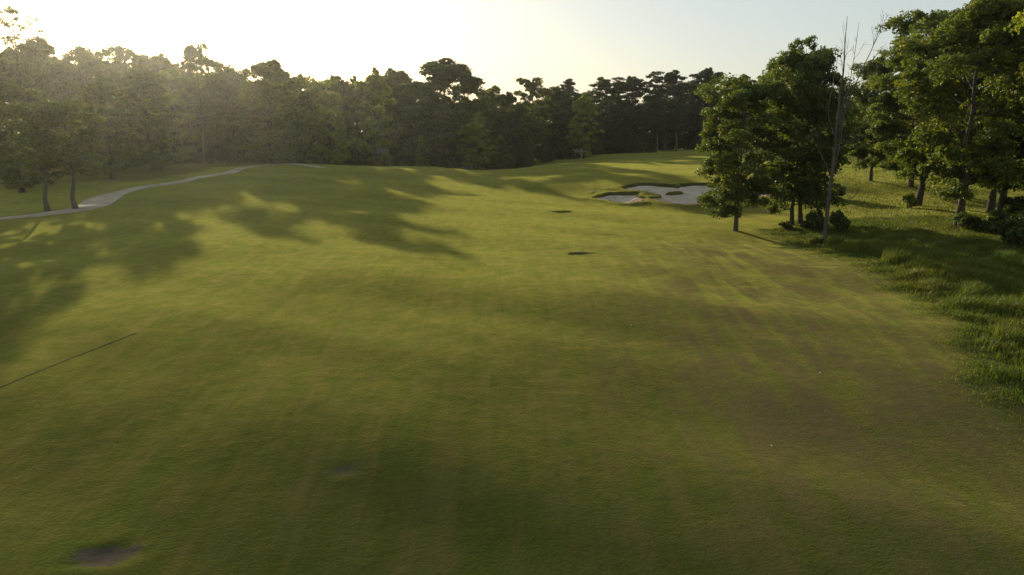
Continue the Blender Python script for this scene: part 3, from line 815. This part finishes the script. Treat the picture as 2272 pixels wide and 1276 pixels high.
# ---- dead tree: bare trunk and forks
def dead_tree():
    g = gp(1830, 540)
    Y0 = g[1]
    def P(px, py, dy=0.0):
        x, z = at_depth(px, Y0 + dy, py)
        return np.array([x - g[0], dy, z - g[2]])
    root = tag(empty("dead_tree", tuple(g)), "bare dead tree with forked grey branches rising above the oaks", "tree")
    rng = np.random.default_rng(5)
    def limb(pts, r0, r1, name=None, twigs=0, tl=1.2):
        pts = np.array(pts)
        c = catmull(pts, 5)
        mb = MB()
        mb.tube(c, np.linspace(r0, r1, len(c)), 7)
        L = len(c)
        for k in range(twigs):
            i = rng.integers(int(L * .25), L - 1)
            T = c[min(i + 1, L - 1)] - c[i - 1]; T /= np.linalg.norm(T)
            d = T * 0.9 + rng.normal(size=3) * 0.55; d[2] += 0.25; d /= np.linalg.norm(d)
            l = tl * (0.4 + 0.8 * rng.random())
            r = max(0.014, (r0 + (r1 - r0) * i / L) * 0.35)
            q = np.array([c[i], c[i] + d * l * .5 + rng.normal(size=3) * .05 * l, c[i] + d * l + np.array([0, 0, .12 * l]) + rng.normal(size=3) * .08 * l])
            mb.tube(q, np.array([r, r * .7, 0.006]), 4)
            for _ in range(2):
                d2 = d + rng.normal(size=3) * .6; d2 /= np.linalg.norm(d2)
                s = q[1] + (q[2] - q[1]) * rng.random()
                mb.tube(np.array([s, s + d2 * l * .3, s + d2 * l * .5]), np.array([r * .55, r * .35, 0.005]), 4)
        o = obj(name or "branch", mb.mesh(name or "branch", M_DEAD, True), root)
    limb([P(1829, 548), P(1832, 500), P(1842, 420), P(1851, 340), P(1858, 270), P(1866, 200), P(1872, 150), P(1875, 95), P(1880, 36)], 0.175, 0.014, "trunk", 16, 1.3)
    limb([P(1845, 395), P(1862, 330, -.3), P(1874, 250, -.5), P(1886, 180, -.6), P(1896, 120, -.6), P(1906, 50, -.7)], 0.05, 0.010, None, 12, 1.1)
    limb([P(1856, 290), P(1884, 222, .3), P(1910, 160, .5), P(1934, 110, .6), P(1950, 70, .6), P(1966, 42, .5)], 0.05, 0.010, None, 14, 1.1)
    limb([P(1908, 165, .5), P(1925, 145, .6), P(1945, 122, .7), P(1960, 112, .8)], 0.035, 0.008, None, 6, .5)
    limb([P(1862, 260), P(1880, 205, -.3), P(1905, 182, -.5), P(1935, 176, -.6)], 0.05, 0.010, None, 5, .7)
    limb([P(1854, 345), P(1874, 250, .2), P(1906, 222, .3), P(1944, 206, .5), P(1968, 196, .5)], 0.06, 0.010, None, 5, .7)
    limb([P(1848, 345), P(1868, 308, -.2), P(1896, 300, -.4), P(1925, 306, -.5)], 0.045, 0.010, None, 4, .6)
    limb([P(1850, 345, 0), P(1872, 322, .4), P(1905, 308, .6), P(1935, 290, .8)], 0.05, 0.010, None, 4, .6)
    limb([P(1846, 390), P(1830, 360, .3), P(1816, 330, .4), P(1812, 290, .5)], 0.04, 0.010, None, 5, .6)
    limb([P(1850, 300), P(1838, 255, .2), P(1845, 200, .3), P(1860, 120, .3)], 0.05, 0.010, None, 6, .7)
    limb([P(1843, 410), P(1870, 425, -.4), P(1890, 440, -.7), P(1905, 420, -.9)], 0.03, 0.008, None, 5, .6)
dead_tree()

# ------------------------------------------------------------------ long grass in the rough
def grass_mesh(name, X, Y, Hh, W, rng, lean=0.35, tint=None):
    n = len(X)
    Z = h(X, Y)
    az = rng.random(n) * 2 * math.pi
    dx, dy = np.cos(az), np.sin(az)
    bend = Hh * lean * (0.3 + rng.random(n)) ; ba = rng.normal(size=n) * 0.9 + 0.4
    bx_, by_ = np.cos(ba) * bend, np.sin(ba) * bend
    p0 = np.stack([X, Y, Z - 0.03], 1)
    a = p0 - np.stack([dx * W, dy * W, 0 * W], 1) * 0.5; b = p0 + np.stack([dx * W, dy * W, 0 * W], 1) * 0.5
    m = p0 + np.stack([bx_ * .3, by_ * .3, Hh * 0.6], 1)
    c = m + np.stack([dx * W, dy * W, 0 * W], 1) * 0.38; d = m - np.stack([dx * W, dy * W, 0 * W], 1) * 0.38
    t = p0 + np.stack([bx_, by_, Hh * (1 - 0.15 * lean)], 1)
    V = np.stack([a, b, c, d, t], 1).reshape(-1, 3)
    i = np.arange(n)[:, None] * 5
    F = np.concatenate([i + np.array([[0, 1, 2]]), i + np.array([[0, 2, 3]]), i + np.array([[3, 2, 4]])])
    me = mesh_np(name, V, F, M_GRASS, False)
    tt = np.clip((0.4 + 0.35 * rng.normal(size=n)) if tint is None else tint, 0, 1)
    add_attr(me, "tint", np.repeat(tt, 5))
    return me
rng = np.random.default_rng(99)
def field(x, y, k): return 0.5 + 0.5 * np.sin(x * 0.9 * k + 1.7 * np.sin(y * 0.6 * k)) * np.sin(y * 0.8 * k + 1.3 * np.sin(x * 0.7 * k + 2))
n = 210000
Y = 20 + 45 * rng.random(n) ** 0.9; X = edge_x(Y) + (34) * rng.random(n) ** 1.3 - 0.25
X = X - wob(Y) - 0.9 * (rng.random(n) < 0.25) * rng.random(n)
vis = np.abs(X) < Y * 0.78 + 4
X, Y = X[vis], Y[vis]
cl = field(X, Y, 1.6)
ee = X - edge_x(Y) + wob(Y)
far = sstep(47, 53, Y)
Hh = (0.30 + 0.55 * cl ** 1.5 + 0.15 * rng.random(len(X))) * (0.45 + 0.55 * sstep(0, 1.4, ee)) * (1 - 0.62 * far)
keep = rng.random(len(X)) < 0.35 + 0.65 * cl
X, Y, Hh, cl = X[keep], Y[keep], Hh[keep], cl[keep]
tint = 0.42 + 0.55 * (field(X, Y, 0.45) - 0.5) + 0.2 * rng.normal(size=len(X))
me = grass_mesh("long_grass", X, Y, Hh, np.full(len(X), 0.035), rng, 0.5, tint)
o = tag(obj("long_grass", me), "long unmown grass of the rough along the fairway's right edge", "grass", kind="stuff")
# a low first cut that grades the fairway into the rough
n = 42000
Y = 18 + 42 * rng.random(n); X = edge_x(Y) - wob(Y) + rng.normal(size=n) * 0.75 - 0.35
me = grass_mesh("first_cut_grass", X, Y, (0.06 + 0.16 * rng.random(n)) * (0.4 + 0.8 * field(X, Y, 1.9)), np.full(n, 0.025), rng, 0.7, 0.5 + 0.3 * rng.normal(size=n))
tag(obj("first_cut_grass", me), "short ragged grass where the fairway meets the long rough", "grass", kind="stuff")
# mown blades of the near fairway
n = 330000
u = rng.random(n); Y = 9.5 * (36 / 9.5) ** (u ** 0.9)
X = (rng.random(n) * 2 - 1) * (Y * 0.76 + 2)
ok = (rng.random(n) < sstep(36, 17, Y)) & (X < edge_x(Y) - wob(Y)) & (field(X, Y, 2.3) * 0.6 + 0.4 * rng.random(n) > 0.28)
for (cx, cy, rx, ry, dp, soil) in HOLES: ok &= ((X - cx) / rx) ** 2 + ((Y - cy) / ry) ** 2 > 1.1
X, Y = X[ok], Y[ok]
me = grass_mesh("mown_turf", X, Y, (0.016 + 0.024 * rng.random(len(X))), np.full(len(X), 0.012), rng, 0.9, 0.30 + 0.30 * (field(X, Y, 0.9) - 0.5) + 0.2 * rng.normal(size=len(X)))
me.materials.clear(); me.materials.append(M_MOWN)
tag(obj("mown_turf", me), "short mown grass blades of the near fairway", "grass", kind="stuff")
# shorter straw coloured rough further back
n = 90000
Y = 50 + 75 * rng.random(n) ** 1.2; X = edge_x(np.minimum(Y, 110)) + 55 * rng.random(n)
me = grass_mesh("rough_grass", X, Y, 0.10 + 0.22 * rng.random(n) * (0.4 + field(X, Y, 0.7)), np.full(n, 0.05), rng, 0.6, 0.5 + 0.4 * (field(X, Y, .35) - 0.5) + 0.2 * rng.normal(size=n))
tag(obj("rough_grass", me), "short straw green rough grass between the trees on the right", "grass", kind="stuff")
# a few clumps that stand out
clumps = [(1905, 562, 1.15, 0.9, "tall pale green grass clump at the fairway edge right of the dead tree"), (1985, 585, 1.0, 0.8, "feathery grass clump between the tall pale one and the dark shade"),
          (2050, 600, 0.8, 0.8, "grass clump at the near edge of the dark shade"), (1850, 545, 0.8, 0.7, "low grass clump hugging the dead tree's right side"),
          (2190, 690, 0.8, 0.8, "arching grass clump above the curved fairway edge"), (2240, 760, 0.8, 0.7, "arching grass clump lowest on the right edge"), (1808, 540, 0.7, 0.5, "short grass clump on the left of the dead tree")]
for (px, py, Ht, rr, lb) in clumps:
    g = gp(px, py)
    k = 420
    a = rng.random(k) * 6.28; q = rr * rng.random(k) ** .6
    me = grass_mesh("grass_clump", g[0] + np.cos(a) * q, g[1] + np.sin(a) * q, Ht * (0.6 + .5 * rng.random(k)), np.full(k, .03), rng, .35, .55 + .2 * rng.normal(size=k))
    co = np.empty(len(me.vertices) * 3, dtype=np.float32); me.vertices.foreach_get("co", co)
    co = co.reshape(-1, 3) - g.astype(np.float32); me.vertices.foreach_set("co", co.ravel()); me.update()
    tag(obj("grass_clump", me, None, tuple(g)), lb, "grass clump", "grass clumps along the fairway edge")

# ------------------------------------------------------------------ things at the back
def house(px, Y, py_eave, w, label):
    X, z = at_depth(px, Y, py_eave)
    g0 = float(h(X, Y))
    root = tag(empty("house", (X, Y, g0), 0.25), label, "house")
    H_ = max(3.0, z - g0)
    d = w * 0.7
    mb = MB(); mb.box((0, 0, H_ / 2 - 0.25), (w, d, H_ + 0.5)); obj("wall", mb.mesh("wall", M_WALL), root)
    rh = w * 0.28; o_ = 0.5
    V = [(-w / 2 - o_, -d / 2 - o_, H_ + .02), (w / 2 + o_, -d / 2 - o_, H_ + .02), (w / 2 + o_, d / 2 + o_, H_ + .02), (-w / 2 - o_, d / 2 + o_, H_ + .02), (-w / 2 - o_, 0, H_ + rh), (w / 2 + o_, 0, H_ + rh)]
    me = bpy.data.meshes.new("roof"); me.from_pydata(V, [], [(0, 1, 5, 4), (2, 3, 4, 5), (3, 2, 1, 0), (0, 4, 3), (1, 2, 5)]); me.materials.append(M_ROOF)
    rf = obj("roof", me, root)
    mb = MB(); mb.box((w * .25, d * .15, H_ + rh), (0.9, 0.9, 1.8)); obj("chimney", mb.mesh("chimney", M_WALL), rf)
    fm = MB(); fm.box((0, 0, 0), (1.1, 0.08, 1.5)); fm = fm.mesh("window", M_TRIM)
    pm = MB(); pm.box((0, -0.03, 0), (0.9, 0.08, 1.3)); pm = pm.mesh("pane", M_GLASS)
    for k in range(int(w // 3)):
        f = obj("window", fm, root, (-w / 2 + 1.6 + k * 3, -d / 2 - 0.03, H_ - 1.6))
        obj("pane", pm, f)
house(890, 200, 318, 11, "dim grey roofed house glimpsed through the wood left of the big pine")
house(458, 168, 336, 8, "dim blue grey building glimpsed under the left woods")
# wooden post with crossbar
g = gp(1290, 362); X, zt = at_depth(1290, g[1], 331)
root = tag(empty("wooden_post", tuple(g)), "thin grey post with a short crossbar before the pine row", "post")
mb = MB(); mb.tube([(0, 0, -.2), (0, 0, (zt - g[2]) * .5), (0, 0, zt - g[2])], [.10, .09, .09], 6); obj("pole", mb.mesh("pole", M_WOOD), root)
mb = MB(); mb.box((0, -.12, (zt - g[2]) * .86), (2.4, .08, .16)); obj("crossbar", mb.mesh("crossbar", M_WOOD), root)
for s in (-1, 1):
    mb = MB(); mb.box((s * 1.05, -.12, (zt - g[2]) * .86 - .55), (.05, .05, .9)); obj("hanger", mb.mesh("hanger", M_WOOD), root)
# sign frame at the wood edge, post and pale board
X, zt = at_depth(850, 143, 330); z0 = float(h(X, 143))
root = tag(empty("notice_board", (X, 143, z0), .2), "pale board on a thin post at the wood edge behind the crest", "sign")
mb = MB(); mb.tube([(.9, 0, -.2), (.9, 0, 1), (.9, 0, zt - z0)], [.06, .06, .06], 6); obj("pole", mb.mesh("pole", M_WOOD), root)
mb = MB(); mb.box((-.1, -.09, zt - z0 - .45), (2.1, .06, .8)); obj("board", mb.mesh("board", M_BOX), root)
# grey cabinet in the hollow
X, zt = at_depth(1030, 138, 363); z0 = float(h(X, 138))
root = tag(empty("utility_cabinet", (X, 138, z0), .15), "small pale grey box in the hollow below the big pine", "cabinet")
hh = max(1.0, zt - z0)
hh = min(hh, 1.1)
mb = MB(); mb.box((0, 0, hh / 2), (1.9, .9, hh)); mb.box((0, 0, -.05), (2.1, 1.1, .2)); obj("body", mb.mesh("body", M_BOX), root)
mb = MB(); mb.box((0, 0, hh + .05), (2.05, 1.05, .08)); obj("lid", mb.mesh("lid", M_BOX), root)
for s in (-.47, .47):
    mb = MB(); mb.box((s, -.46, hh * .5), (.86, .03, hh * .8)); obj("door", mb.mesh("door", M_BOX), root)
# tiny pale things on the turf
def ico(r):
    import bmesh
    bm = bmesh.new(); bmesh.ops.create_icosphere(bm, subdivisions=2, radius=r)
    me = bpy.data.meshes.new("golf_ball"); bm.to_mesh(me); bm.free(); me.materials.append(M_WHITE); return me
bm_ = ico(0.024)
for (px, py, lb) in [(1400, 722, "tiny white ball on the thin turf near the middle of the fairway"), (1820, 828, "tiny white ball on the brown turf at the right"), (1712, 990, "tiny white ball lowest on the near turf")]:
    g = gp(px, py); o = obj("golf_ball", bm_, None, (g[0], g[1], g[2] + .02)); tag(o, lb, "ball", "tiny white balls on the turf")
g = gp(1312, 426)
root = tag(empty("bunker_rake", (g[0], g[1], g[2] + .06), .5), "small white rake lying left of the round bunker", "rake")
mb = MB(); mb.tube([(-.8, 0, 0), (0, 0, .01), (.8, 0, .02)], [.03, .03, .03], 6); obj("handle", mb.mesh("handle", M_WHITE), root)
mb = MB(); mb.box((.82, 0, .02), (.08, .6, .06)); obj("head", mb.mesh("head", M_WHITE), root)
for k in range(6):
    mb = MB(); mb.box((.82, -.25 + k * .1, .07), (.02, .02, .08)); obj("tine", mb.mesh("tine", M_WHITE), root)

# ------------------------------------------------------------------ air
hz, nt, out = mat("haze_air")
pv = N(nt, "ShaderNodeVolumePrincipled", inp={"Density": 0.00017, "Anisotropy": 0.86})
pv.inputs["Color"].default_value = (1.0, 0.95, 0.84, 1)
nt.links.new(pv.outputs[0], out.inputs["Volume"])
mb = MB(); mb.box((0, 1250, 14), (5400, 4000, 40))
tag(obj("haze", mb.mesh("haze", hz)), "thin golden evening haze", kind="stuff")
